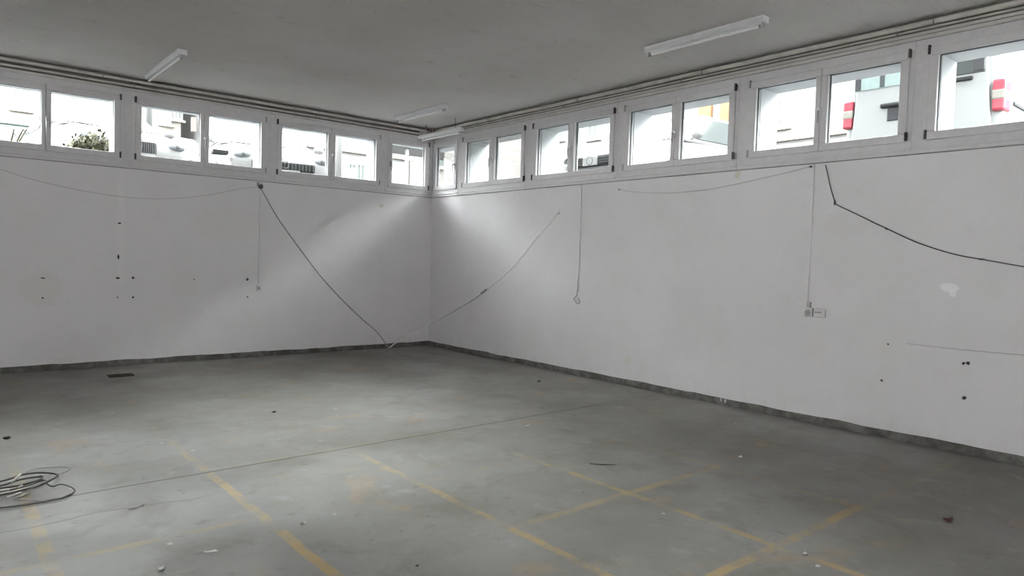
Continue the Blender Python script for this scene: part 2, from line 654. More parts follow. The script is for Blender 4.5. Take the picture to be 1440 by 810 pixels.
E_ = SO+FO
for i in range(len(LEFT)-1):
    a, c_ = LEFT[i+1][-1][1]+E_, LEFT[i][0][0]-E_
    trim(MB().box(a-.002, c_+.002, -.008, .075, ZS, ZT), 'white cover strip between windows %s from the corner in the left wall' %
         ['first and second', 'second and third', 'third and fourth', 'fourth and fifth', 'fifth and sixth', 'sixth and seventh'][i], M_STRIP)
for i in range(len(RIGHT)-1):
    a, c_ = RIGHT[i][-1][1]+E_, RIGHT[i+1][0][0]-E_
    trim(MB().box(-.008, .075, -a+.002, -c_-.002, ZS, ZT), 'white cover strip between windows %s from the corner in the right wall' %
         ['first and second', 'second and third', 'third and fourth', 'fourth and fifth', 'fifth and sixth', 'sixth and seventh', 'seventh and eighth'][i], M_STRIP)
# corner post
cp = MB().box(-.175+E_-.002, .075, -.13+E_, .075, ZS, ZT)
cp.box(-.07, 0, -.03, 0.0, ZS, ZT)
trim(cp, 'slim white post where the two window bands meet in the corner', M_STRIP)

# unseen dark sills added outside to keep sky light off the ceiling
M_SILL_DARK = simple('added_sill_dark', (.05, .05, .052), .7, .3, var=.15)
trim(MB().prism([(.08, ZS), (TL+.06, ZS), (TL+.06, 2.60), (.08, 2.665)], X0-.3, .10, 0), 'dark sill added outside the left window band to cut bounced light', M_SILL_DARK)
trim(MB().prism([(.08, ZS), (TH+.06, ZS), (TH+.06, 2.60), (.08, 2.665)], Y0-.3, .10, 1), 'dark sill added outside the right window band to cut bounced light', M_SILL_DARK)
# sill mouldings under the bands and head boards over them
trim(MB().box(X0, .0, -.020, .004, ZS-.012, ZS+.006), 'thin white moulding under the left window band', M_FRAME, .002)
trim(MB().box(-.020, .004, Y0, -.0, ZS-.012, ZS+.006), 'thin white moulding under the right window band', M_FRAME, .002)
trim(MB().box(X0, 0, -.003, .0, ZS-.021, ZS-.012), 'dark open joint under the left window band', M_JOINT, 0)
trim(MB().box(-.003, 0, Y0, 0, ZS-.021, ZS-.012), 'dark open joint under the right window band', M_JOINT, 0)
trim(MB().box(X0, 0, -.024, .0, ZT, ZT+.030), 'narrow painted board over the left window band', M_TRIMB)
trim(MB().box(-.026, .0, Y0, 0, ZT+.004, ZT+.036).box(-.014, 0, Y0, 0, ZT+.045, ZT+.072), 'stepped painted board over the right window band', M_TRIMB)

M_BAND = simple('shade_band_paint', (.15, .143, .13), .8, .15, var=.12, scale=4)  # shade around the pipes put into the wall colour
trim(MB().box(X0, 0, -.003, .0, ZT+.03, ZC), 'strip of wall coloured dark as shade between the left window band and the ceiling', M_BAND, 0)
trim(MB().box(-.003, 0, Y0, 0, ZT+.036, ZC), 'strip of wall coloured dark as shade between the right window band and the ceiling', M_BAND, 0)

# ------------------------------------------------------------------ pipes under the ceiling


def pipe_run(label, axis, a, bnd, off, z, r, clips, name='ceiling_pipe'):
    root = empty(name, ((a, -off, z) if axis == 0 else (-off, a, z)), world=True, label=label, cat='pipe')
    n = 60
    pts = []
    for i in range(n+1):
        u = a+(bnd-a)*i/n
        dz = .004*mnoise.noise(Vector((u*.9, z*9, 0)))
        do = .003*mnoise.noise(Vector((u*.8, z*5, 3)))
        pts.append((u, -off+do, z+dz) if axis == 0 else (-off+do, u, z+dz))
    MB().tube(pts, r, 10).build('pipe', M_PIPE, root, smooth=True)
    for cu in clips:
        m = MB()
        c0 = (cu, -off, z) if axis == 0 else (-off, cu, z)
        nr = (1, 0, 0) if axis == 0 else (0, 1, 0)
        m.ring(c0, nr, r+.003, .005, 14, 6)
        if axis == 0:
            m.box(cu-.012, cu+.012, -off-.006, .0, z+r, z+r+.012)
        else:
            m.box(-off-.006, .0, cu-.012, cu+.012, z+r, z+r+.012)
        m.build('pipe_clip', M_PIPED, root)
    return root


cl_ = [at(143.7, 106, 1, 0)[0], at(411, 158, 1, 0)[0], -.55, -6.6, -8.3, -10.2]
cr_ = [at(993, 100, 0, 0)[1], at(1318, 20, 0, 0)[1], -1.6, -3.5, -9.6, -11.5]
pipe_run('painted pipe clipped just under the ceiling along the left wall, upper of two', 0, X0+.1, -.10, .050, 3.648, .018, cl_)
pipe_run('thin painted pipe under the ceiling along the left wall, lower of two', 0, X0+.1, -.16, .030, 3.588, .015, [c_+.35 for c_ in cl_])
pipe_run('painted pipe clipped just under the ceiling along the right wall, upper of two', 1, Y0+.1, -.12, .055, 3.652, .024, cr_)
pipe_run('thin painted pipe in the shade along the right wall, lower of two', 1, Y0+.1, -.2, .030, 3.615, .010, [c_+.3 for c_ in cr_])
m = MB().box(-.30, -.055, -.055, -.004, 3.565, 3.625)
jb = empty('junction_box', (-.18, -.03, 3.565), world=True, label='pale box at the end of the pipes in the corner under the ceiling', cat='junction box')
m.build('box', M_PIPE, jb, bevel=.006)
MB().tube([(-.075, -.075, 3.58), (-.075, -.075, 3.698)], .011, 8).build('riser', M_RUST, jb, smooth=True)

# ------------------------------------------------------------------ fluorescent battens


def lamp(p, q, top, label, hang=0.0, tubes=1):
    """batten from p to q (x, y), top of housing at height top"""
    p, q = Vector((*p, 0)), Vector((*q, 0))
    d = q-p
    L = d.length
    root = empty('tube_lamp', ((p.x+q.x)/2, (p.y+q.y)/2, top), math.atan2(d.y, d.x), label=label, cat='lamp', group='unlit tube lamps under the ceiling')
    h = L/2
    poly = [(-.048, 0), (-.048, -.022), (-.026, -.052), (.026, -.052), (.048, -.022), (.048, 0)]
    MB().prism(poly, -h, h, 0).build('housing', M_LAMP, root, bevel=.003)
    for s in (-1, 1):
        e = MB().box(s*(h-.010), s*(h+.004), -.050, .050, -.056, 0)
        e.build('end_cap', M_LAMP, root, bevel=.003)
        k = MB().box(s*(h-.018)-.009, s*(h-.018)+.009, -.013, .013, -.094, -.050)
        k.build('lamp_holder', M_SOCK, root, bevel=.003)
    tb = MB().cyl((-h+.035, 0, -.078), (h-.035, 0, -.078), .0145, 14)
    tube = tb.build('tube', M_TUBE, root, smooth=False)
    for s in (-1, 1):
        MB().cyl((s*(h-.036), 0, -.078), (s*(h-.056), 0, -.078), .0152, 14).build('tube_cap', M_PIPED, tube)
    if hang:
        for s in (-.7, .7):
            MB().tube([(s*h, 0, -.004), (s*h, 0, hang)], .006, 6).build('hanger', M_PIPED, root)
    return root


a, b_ = at(908, 72, 2, 3.66), at(1079, 30, 2, 3.66)
xm = (a.x+b_.x)/2
lamp((xm, a.y), (xm, b_.y), ZC, 'unlit white tube lamp on the ceiling, nearest to the camera on the right')
a, b_ = at(556, 170, 2, 3.64), at(628, 153, 2, 3.64)
xm = (a.x+b_.x)/2
lamp((xm, a.y), (xm, b_.y), ZC, 'unlit tube lamp on the ceiling in front of the corner')
a, b_ = at(212, 114, 2, 3.63), at(253, 74, 2, 3.66)
xm = (a.x+b_.x)/2
lamp((xm, a.y), (xm, b_.y), ZC, 'unlit tube lamp on the ceiling near the left wall, seen end on')
a, b_ = at(591, 198, 0, -.33), at(649, 185.5, 0, -.33)
zz = (a.z+b_.z)/2+.075
lamp((-.33, a.y), (-.33, b_.y), zz, 'low hanging tube lamp right in the corner below the pipes', hang=ZC-zz)

# ------------------------------------------------------------------ cables and boxes on the walls


def cable(name, pts, r, mat, label, cat='cable', k=6, seg=7, group=None):
    o = MB().tube(smooth_path(pts, k), r, seg).build(name, mat, smooth=True)
    return tag(o, label, cat, group)


def onL(px, py, off=.010):
    return at(px, py, 1, -off)


def onR(px, py, off=.010):
    return at(px, py, 0, -off)


# faint sagging cord over the left wall
cable('cord', [onL(-30, 232)]+[onL(*p) for p in ((0, 238), (28, 247), (60, 256), (110, 267), (165, 276), (200, 279), (235, 279.5), (275, 276.5), (310, 271), (340, 265), (364, 263))],
      .0038, M_CORD, 'thin grey cord sagging across the upper left wall', 'cord')
# cable from the box down to the floor in the corner and up the right wall
pf = Vector((at(546, 481.5, 1, -.05).x, -.05, .012))
P1 = [onL(367, 265, .015), onL(385, 297, .014), onL(402, 323, .013), onL(430, 361, .013), onL(455, 393, .013), onL(480, 420, .014), onL(510, 449, .015), onL(532, 469, .02), pf]
cable('wall_cable', P1, .0075, M_CGREY, 'grey cable running down the left wall from the dark box to the floor')
P2 = [pf+Vector((.012, -.02, 0)), at(575, 469, 1, -.075), at(605, 455.5, 1, -.12)]
P2 += [onR(640, 436, .05), onR(662, 423, .022), onR(680, 410, .014)]
cable('wall_cable', P2, .011, M_CPALE, 'pale thick cable rising from the corner floor to the right wall')
cable('wall_cable', [onR(680, 410, .013)]+[onR(*p) for p in ((700, 395), (720, 377), (737, 357), (752, 338), (768, 320), (780, 305), (787, 294))],
      .0045, M_CPALE, 'thin pale cable climbing the right wall beyond the thick one')
MB_ = MB().cyl(onR(676.5, 412.5, .014), onR(684, 407, .014), .014, 10)
tag(MB_.build('cable_joint', M_CGREY), 'small grey joint between the thick and thin cables on the right wall', 'cable joint')
# faint cord on the right wall
cable('cord', [onR(*p) for p in ((871, 266), (885, 269), (915, 271), (950, 271), (990, 267), (1030, 260), (1070, 251), (1105, 243), (1139, 234.5))],
      .0038, M_CORD, 'thin grey cord sagging across the upper right wall', 'cord')
# dark cable leaving the frame on the right
cable('wall_cable', [onR(*p) for p in ((1161, 232), (1164, 246), (1168, 264), (1174, 284))]+[onR(*p) for p in ((1176, 287.5), (1200, 299), (1247, 321.5), (1290, 341), (1340, 357), (1380, 364.5), (1440, 375), (1480, 381))],
      .0052, M_CDARK, 'dark cable hanging from the right window band and leaving the frame')
for p, q in (((1169, 268), (1174.5, 285)), ((1373, 362.5), (1386, 366))):
    pass
# straight dark line low on the right wall
cable('cord', [onR(1275, 483, .006), onR(1345, 491, .006), onR(1440, 499.5, .006), onR(1480, 503, .006)], .0035, M_CORD, 'straight grey cord low on the right wall', 'cord')


def conduit(name, p_top, p_bot, r, mat, label):
    o = MB().tube([p_top, ((p_top[0]+p_bot[0])/2, (p_top[1]+p_bot[1])/2, (p_top[2]+p_bot[2])/2), p_bot], r, 8).build(name, mat, smooth=True)
    return tag(o, label, 'conduit')


M_COND = simple('painted_conduit', (.67, .66, .68), .5, .3, var=.03)
xl = at(365, 300, 1, 0).x
conduit('conduit', (xl, -.003, 2.52), (xl, -.003, 1.06), .009, M_COND, 'white painted conduit running down the left wall below the dark box')
yr = at(817, 300, 0, 0).y
conduit('conduit', (-.003, yr, 2.53), (-.003, yr, 1.12), .009, M_COND, 'white painted conduit down the right wall ending in the small hook')
ys = at(1142, 300, 0, 0).y
conduit('conduit', (-.003, ys, 2.53), (-.003, ys, 1.14), .009, M_COND, 'white painted conduit down the right wall above the grey socket')

# dark round box at the head of the left conduit
p = at(366, 262.5, 1, 0)
jb = empty('junction_box', (p.x, -.0, p.z), world=True, label='small dark box under the sill on the left wall where the cable starts', cat='junction box')
MB().cyl((p.x, -.001, p.z), (p.x, -.030, p.z), .034, 16).build('box', M_CDARK, jb, bevel=.003)
MB().box(p.x-.05, p.x-.02, -.018, -.001, p.z+.005, p.z+.06).build('terminal', M_CGREY, jb, bevel=.003)
# switch box at the foot of the left conduit
p = at(364, 405, 1, 0)
sw = empty('wall_switch', (p.x, 0, p.z), world=True, label='small greyish switch box at the foot of the left wall conduit', cat='switch')
MB().box(p.x-.035, p.x+.035, -.028, -.001, p.z-.04, p.z+.04).build('box', M_PLUG, sw, bevel=.008)
MB().box(p.x-.018, p.x+.012, -.034, -.026, p.z-.022, p.z+.018).build('rocker', M_PLUGD, sw, bevel=.003)
# double socket on the right wall
p = at(1146.5, 439.5, 0, 0)
so = empty('wall_socket', (0, p.y, p.z), world=True, label='grey double socket on the right wall', cat='socket')
MB().box(-.026, -.001, p.y+.018, p.y+.105, p.z-.045, p.z+.045).build('box', M_PLUG, so, bevel=.008)
MB().box(-.022, -.001, p.y-.105, p.y+.012, p.z-.045, p.z+.042).build('box', M_PLUG, so, bevel=.008)
for dy, rr in ((.062, .030),):
    fp = MB().cyl((-.024, p.y+dy, p.z-.004), (-.031, p.y+dy, p.z-.004), rr, 18).build('face_plate', M_PLUGD, so)
    for k in (-.009, .009):
        MB().cyl((-.028, p.y+dy+k, p.z-.012), (-.033, p.y+dy+k, p.z-.012), .006, 8).build('pin_hole', M_HOLE, fp)
MB().box(-.027, -.020, p.y-.07, p.y-.005, p.z-.002, p.z+.012).build('rocker', M_PLUGD, so, bevel=.002)
MB().box(-.020, -.001, p.y+.012, p.y+.018, p.z-.04, p.z+.04).build('gap', M_HOLE, so)
MB().tube([(-.014, p.y+.045, p.z+.04), (-.012, p.y+.045, p.z+.10)], .009, 8).build('cable_gland', M_PLUGD, so)
# hook at the foot of the right conduit
p = at(809, 421, 0, 0)
hk = empty('pull_ring', (0, p.y, p.z), world=True, label='small grey loop of cord hanging at the foot of the right wall conduit', cat='ring')
MB().tube([(-.012, yr, p.z+.30), (-.013, yr+.004, p.z+.17), (-.016, yr+.01, p.z+.055)], .004, 7).build('cord', M_CORD, hk, smooth=True)
MB().tube(smooth_path([(-.018, yr+.01, p.z+.055), (-.02, yr+.055, p.z+.02), (-.02, yr+.045, p.z-.015), (-.02, yr-.005, p.z-.055), (-.02, yr-.045, p.z-.04), (-.02, yr-.042, p.z-.01), (-.018, yr-.015, p.z+.02)]), .0055, 7).build('loop', M_CORD, hk, smooth=True)

# anchor holes and plugs left in the plaster: parts of their walls
HL = [(168, 314, .020, .010), (166.5, 361, .012, .030), (166, 391, .026, .012), (187, 390.5, .016, .016), (165, 418, .009, .009), (187, 418, .014, .013),
      (60, 391, .026, .008), (60, 419, .011, .010), (348, 393, .017, .018), (348, 417.5, .011, .010), (273, 393, .012, .006)]
HR = [(1355, 511, .011, .012), (1361.5, 510.5, .014, .014), (1356, 559.5, .016, .015), (1240, 535, .011, .011), (1249, 484, .008, .008), (1140, 234.5, .020, .010),
      (1174, 285, .010, .024), (1247, 322, .012, .008), (1381, 364.5, .024, .008), (871, 266.5, .013, .010), (786, 300, .008, .010)]


def hole(wall, c, ru, rz, axis, seed):
    n = 12
    vs = []
    for d in (0.0, -.004):
        for k in range(n):
            a_ = k*2*PI/n
            kk = 1+.35*mnoise.noise(Vector((math.cos(a_)*1.3, math.sin(a_)*1.3, seed*2.7)))
            u, z_ = ru*kk*math.cos(a_), rz*kk*math.sin(a_)
            vs.append((c[0]+u, d-.0005, c[2]+z_) if axis == 0 else (d-.0005, c[1]+u, c[2]+z_))
    m_ = MB()
    m_.add(vs, [tuple(range(n)), tuple(range(2*n-1, n-1, -1))]+[(k, k+n, (k+1) % n+n, (k+1) % n) for k in range(n)])
    m_.build('anchor_hole', M_HOLE, wall)


for i, (px, py, ru, rz) in enumerate(HL):
    hole(WL, at(px, py, 1, 0), ru, rz, 0, i)
for i, (px, py, ru, rz) in enumerate(HR):
    hole(WR, at(px, py, 0, 0), ru, rz, 1, i+20)

# ------------------------------------------------------------------ on the floor


def fl_(px, py, z=.008):
    p = at(px, py, 2, z)
    return Vector((p.x, p.y, z))


cable('loose_cable', [fl_(*p) for p in ((-40, 717), (0, 714), (30, 711), (65, 705), (92, 699, .01), (105, 691, .012), (100, 685, .02), (86, 681, .02), (74, 684, .016), (66, 680, .03), (62, 675, .03), (45, 681, .02), (20, 688, .02), (-20, 695, .02))],
      .0042, M_CDARK, 'dark cable lying in a wide loop on the floor at the front of the tangle')
cable('loose_cable', [fl_(*p) for p in ((-30, 681, .01), (0, 677, .02), (18, 672, .03), (32, 667.5, .05), (50, 665, .03), (72, 665.5, .015), (81, 669, .012), (72, 675, .04), (60, 681, .05), (40, 687, .03), (10, 694, .014), (-30, 701, .01))],
      .0058, M_CDARK, 'thick dark cable bent back on itself in the middle of the tangle')
cable('loose_cable', [fl_(*p) for p in ((20, 672, .05), (44, 661, .02), (60, 658), (88, 656.5), (99, 658), (92, 663), (82, 668, .02), (66, 676, .06), (50, 684, .05), (28, 693, .03), (0, 703, .01), (-30, 709))],
      .003, M_CGREY, 'thin grey cable making the far loop of the tangle')
cable('loose_cable', [fl_(*p) for p in ((-40, 688, .03), (0, 683, .04), (30, 674, .05), (50, 671, .03), (60, 670, .02), (55, 675, .03), (30, 682, .05), (5, 686, .05), (-30, 690, .03))],
      .0058, M_CDARK, 'dark cable coiled tightly at the back of the tangle')
cable('loose_cable', [fl_(*p) for p in ((-30, 702, .05), (4, 699, .05), (20, 696, .05), (32, 692, .045), (42, 691, .02), (30, 699, .01), (20, 701), (48, 704), (75, 703), (100, 694)) if True],
      .0036, M_CGREY, 'slack grey cable across the front of the tangle')
for pts, lb in (([(15, 678, .06), (21, 674, .07), (29, 667, .075)], 'upper silver stub of stripped cable on the tangle'),
                ([(-25, 693, .07), (0, 690, .07), (12, 688.5, .06)], 'silver stub of stripped cable at the left edge of the frame'),
                ([(9, 699, .06), (18, 697, .06), (29, 693, .055)], 'lowest silver stub of stripped cable on the tangle'),
                ([(25, 686, .07), (28, 684, .075), (31, 683, .07)], 'tiny silver end of stripped cable in the middle of the tangle')):
    cable('cable_stub', [fl_(*p) for p in pts], .007, M_CSILV, lb, 'cable')

# drain grate
M_IRON = simple('rusty_iron', (.055, .045, .03), .8, .3, var=.3)
p = at(170, 528.5, 2, 0)
dr = empty('floor_drain', (p.x, p.y, 0), world=True, label='small dark iron drain cover set in the floor near the left wall', cat='drain')
m = MB()
rect_frame(m, p.x-.16, p.x+.16, 0, .01, .02, .02, .001, .001, 0, 0)
m = MB()
hx, hy = .13, .085
m.box(p.x-hx, p.x+hx, p.y-hy, p.y-hy+.02, 0, .012).box(p.x-hx, p.x+hx, p.y+hy-.02, p.y+hy, 0, .012)
m.box(p.x-hx, p.x-hx+.02, p.y-hy+.02, p.y+hy-.02, 0, .012).box(p.x+hx-.02, p.x+hx, p.y-hy+.02, p.y+hy-.02, 0, .012)
m.build('rim', M_IRON, dr)
m = MB()
for i in range(8):
    xx = p.x-hx+.035+i*(2*hx-.07)/7
    m.box(xx-.009, xx+.009, p.y-hy+.02, p.y+hy-.02, .001, .010)
m.box(p.x-hx+.02, p.x+hx-.02, p.y-hy+.02, p.y+hy-.02, .0005, .003)
m.build('grate', M_IRON, dr)

# litter
M_PAPER = simple('paper', (.66, .66, .66), .8, .1)
M_LEAF = simple('dead_leaf', (.12, .055, .045), .8, .15, var=.3)
M_LUMP = simple('dirt_lump', (.09, .08, .07), .9, .1)


def scrap(name, px, py, lx, ly, rz, mat, label, cat, h=.012):
    p_ = at(px, py, 2, 0)
    vs, fs = [], []
    nx, ny = 5, 4
    for lay in (0, 1):
        for j in range(ny):
            for i in range(nx):
                u, v_ = (i/(nx-1)-.5), (j/(ny-1)-.5)
                ed_ = 1-.5*abs(v_)*(abs(u)*2)**2
                z_ = .002+h*abs(mnoise.noise(Vector((u*3+px, v_*3, py))))+h*.6*abs(u)**1.5
                xx, yy = u*lx*ed_, v_*ly*(1-.6*(abs(u)*2)**2)
                xr = xx*math.cos(rz)-yy*math.sin(rz)
                yr_ = xx*math.sin(rz)+yy*math.cos(rz)
                vs.append((xr, yr_, z_+(.0012 if lay else 0)))
    N = nx*ny
    for j in range(ny-1):
        for i in range(nx-1):
            q = j*nx+i
            fs.append((q, q+nx, q+nx+1, q+1))
            fs.append((N+q, N+q+1, N+q+nx+1, N+q+nx))
    bd = [i for i in range(nx)]+[j*nx+nx-1 for j in range(1, ny)]+[(ny-1)*nx+i for i in range(nx-2, -1, -1)]+[j*nx for j in range(ny-2, 0, -1)]
    for k in range(len(bd)):
        a_, b2 = bd[k], bd[(k+1) % len(bd)]
        fs.append((a_, b2, N+b2, N+a_))
    m_ = MB()
    m_.add(vs, fs)
    o = m_.build(name, mat, smooth=True)
    o.location = (p_.x, p_.y, 0)
    return tag(o, label, cat)


scrap('paper_scrap', 297, 777, .08, .02, -.5, M_PAPER, 'white scrap of paper on the floor left of the near yellow line', 'paper')
scrap('paper_scrap', 227, 801, .05, .03, 1.0, M_PAPER, 'white scrap of paper at the bottom edge of the photo', 'paper')
scrap('paper_scrap', 427, 737, .045, .016, .3, M_PAPER, 'tiny white scrap of paper right of the near yellow line', 'paper')
scrap('paper_scrap', 1132, 780, .05, .028, .2, M_PAPER, 'white scrap of paper below the yellow crossing on the right, upper of two', 'paper')
scrap('paper_scrap', 1150, 798, .05, .02, .1, M_PAPER, 'white scrap of paper below the yellow crossing on the right, lower of two', 'paper')
scrap('paper_scrap', 742, 601, .03, .05, .4, M_PAPER, 'tiny white scrap of paper standing up beyond the yellow lines', 'paper', h=.05)
scrap('paper_scrap', 1041, 643, .07, .03, .2, M_PAPER, 'tiny pale scrap of paper on the dark floor near the right wall', 'paper')
scrap('dead_leaf', 1333, 733, .065, .04, -.7, M_LEAF, 'dark red dead leaf on the floor at the right', 'leaf', h=.03)
scrap('wood_splinter', 848, 654, .22, .02, -.75, M_LUMP, 'dark splinter on the floor before the right wall', 'splinter', h=.008)
scrap('wood_splinter', 192, 714.5, .11, .012, .35, M_CDARK, 'dark splinter on the floor right of the cable tangle', 'splinter', h=.012)
for px, py, r_, lb in ((758, 537, .017, 'small dark lump of dirt on the floor near the right wall'), (385, 580, .014, 'small dark lump of dirt on the far floor'),
                       (9, 617, .018, 'small dark lump of dirt at the left edge above the cable tangle'), (587, 796, .007, 'tiny dark pebble at the bottom of the photo')):
    p = at(px, py, 2, 0)
    m = MB().blob((0, 0, r_*.45), (r_*1.4, r_, r_*.55), seed=px, amp=.5)
    o = m.build('dirt_lump', M_LUMP, smooth=True)
    o.location = (p.x, p.y, 0)
    tag(o, lb, 'dirt')

# chipped paint by the foot of the right wall
M_CHIP = simple('fallen_paint', (.62, .61, .61), .8, .1)
for k, (px, py) in enumerate(((1014, 562), (1020, 564))):
    p = at(px, py, 0, -.012)
    m = MB().blob((-.014, p.y, max(p.z, .02)), (.006, .010, .022), seed=k, amp=.6, sub=1)
    m.build('paint_chip', M_CHIP, WR)

# ------------------------------------------------------------------ outside
ZG = 2.45
t = NT('asphalt_ground')
P = t.pos()
c = t.mix(t.ramp(t.noise(P, .6, 5, .6), .35, .65), (.05, .05, .049), (.075, .074, .072))
c = t.mix(t.math('MULTIPLY', t.ramp(t.noise(P, 60, 2), .5, .7), .4), c, (.045, .045, .044))
M_ASPH = t.bsdf(c, .85, .2, bump=t.noise(P, 80, 2), bstr=.2)
g = MB()
g.box(-40, 45, TL, 45, ZG-.25, ZG).box(TH, 45, -45, TL, ZG-.25, ZG)
tag(g.build('ground', M_ASPH), 'asphalt yard outside the windows', 'ground', kind='structure')
g = MB().box(-40, TH, -45, Y0-.3, -.25, -.02).box(-40, X0-.3, Y0-.3, TL, -.25, -.02)  # pale ground added to bounce light up through the gateways
t = NT('bounce_yard_concrete')
P = t.pos()
M_YARD = t.bsdf(t.mix(t.noise(P, .8, 4), (.74, .735, .725), (.80, .795, .78)), .85, .2)
tag(g.build('ground_rear_bounce', M_YARD), 'pale concrete yard added behind the photographer to bounce light indoors', 'ground', kind='structure')

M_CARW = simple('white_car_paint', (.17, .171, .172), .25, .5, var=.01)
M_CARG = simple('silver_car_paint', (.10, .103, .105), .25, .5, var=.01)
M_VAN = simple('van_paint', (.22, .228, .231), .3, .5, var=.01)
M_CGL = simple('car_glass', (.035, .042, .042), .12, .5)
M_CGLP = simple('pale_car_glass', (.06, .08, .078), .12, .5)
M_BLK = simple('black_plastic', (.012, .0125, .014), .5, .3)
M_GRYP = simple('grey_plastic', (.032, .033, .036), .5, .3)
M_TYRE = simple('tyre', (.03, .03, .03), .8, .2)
M_VGL = simple('van_glass_sky_tint', (.19, .245, .24), .15, .5)  # left door pane: brightness of sky seen through it is in the colour
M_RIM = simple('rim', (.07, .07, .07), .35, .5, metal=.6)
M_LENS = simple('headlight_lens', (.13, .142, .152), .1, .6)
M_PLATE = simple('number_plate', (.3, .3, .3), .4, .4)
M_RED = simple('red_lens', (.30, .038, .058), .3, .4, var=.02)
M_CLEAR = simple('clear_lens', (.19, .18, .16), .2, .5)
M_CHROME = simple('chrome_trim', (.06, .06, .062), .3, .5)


def loft(sections, name, mat, root, sub=1):
    n = len(sections[0])
    m_ = MB()
    vs = [p for s in sections for p in s]
    fs = []
    for i in range(len(sections)-1):
        for k in range(n):
            k2 = (k+1) % n
            fs.append((i*n+k, i*n+k2, (i+1)*n+k2, (i+1)*n+k))
    fs.append(tuple(range(n)))
    fs.append(tuple((len(sections)-1)*n+k for k in reversed(range(n))))
    m_.add(vs, fs)
    return m_.build(name, mat, root, smooth=True, subsurf=sub)


def bil(q, s, tt):
    a_, b2, c2, d2 = [Vector(p) for p in q]
    return (a_*(1-s)+b2*s)*(1-tt)+(d2*(1-s)+c2*s)*tt


def panel(quad, ins, name, mat, root, th=.012, off=.004):
    """rounded plate lying on a quad, inset by fractions (s0, s1, t0, t1)"""
    a_, b2, c2, d2 = [Vector(p) for p in quad]
    nrm = (b2-a_).cross(d2-a_).normalized()
    s0, s1, t0, t1 = ins
    cs = [bil(quad, s, tt) for s, tt in ((s0, t0), (s1, t0), (s1, t1), (s0, t1))]
    m_ = MB()
    vs = [p+nrm*off for p in cs]+[p+nrm*(off+th) for p in cs]
    m_.add(vs, [(3, 2, 1, 0), (4, 5, 6, 7), (0, 1, 5, 4), (1, 2, 6, 5), (2, 3, 7, 6), (3, 0, 4, 7)])
    return m_.build(name, mat, root, bevel=.006)


def wheels(root, w, ys_, r=.31):
    for yy in ys_:
        for s in (-1, 1):
            x0_, x1_ = s*(w-.20), s*(w+.005)
            wh = MB().cyl((x0_, yy, r), (x1_, yy, r), r, 24).build('wheel', M_TYRE, root, bevel=.02)
            MB().cyl((s*(w+.002), yy, r), (s*(w+.014), yy, r), r*.64, 20).build('rim', M_RIM, wh, bevel=.01)


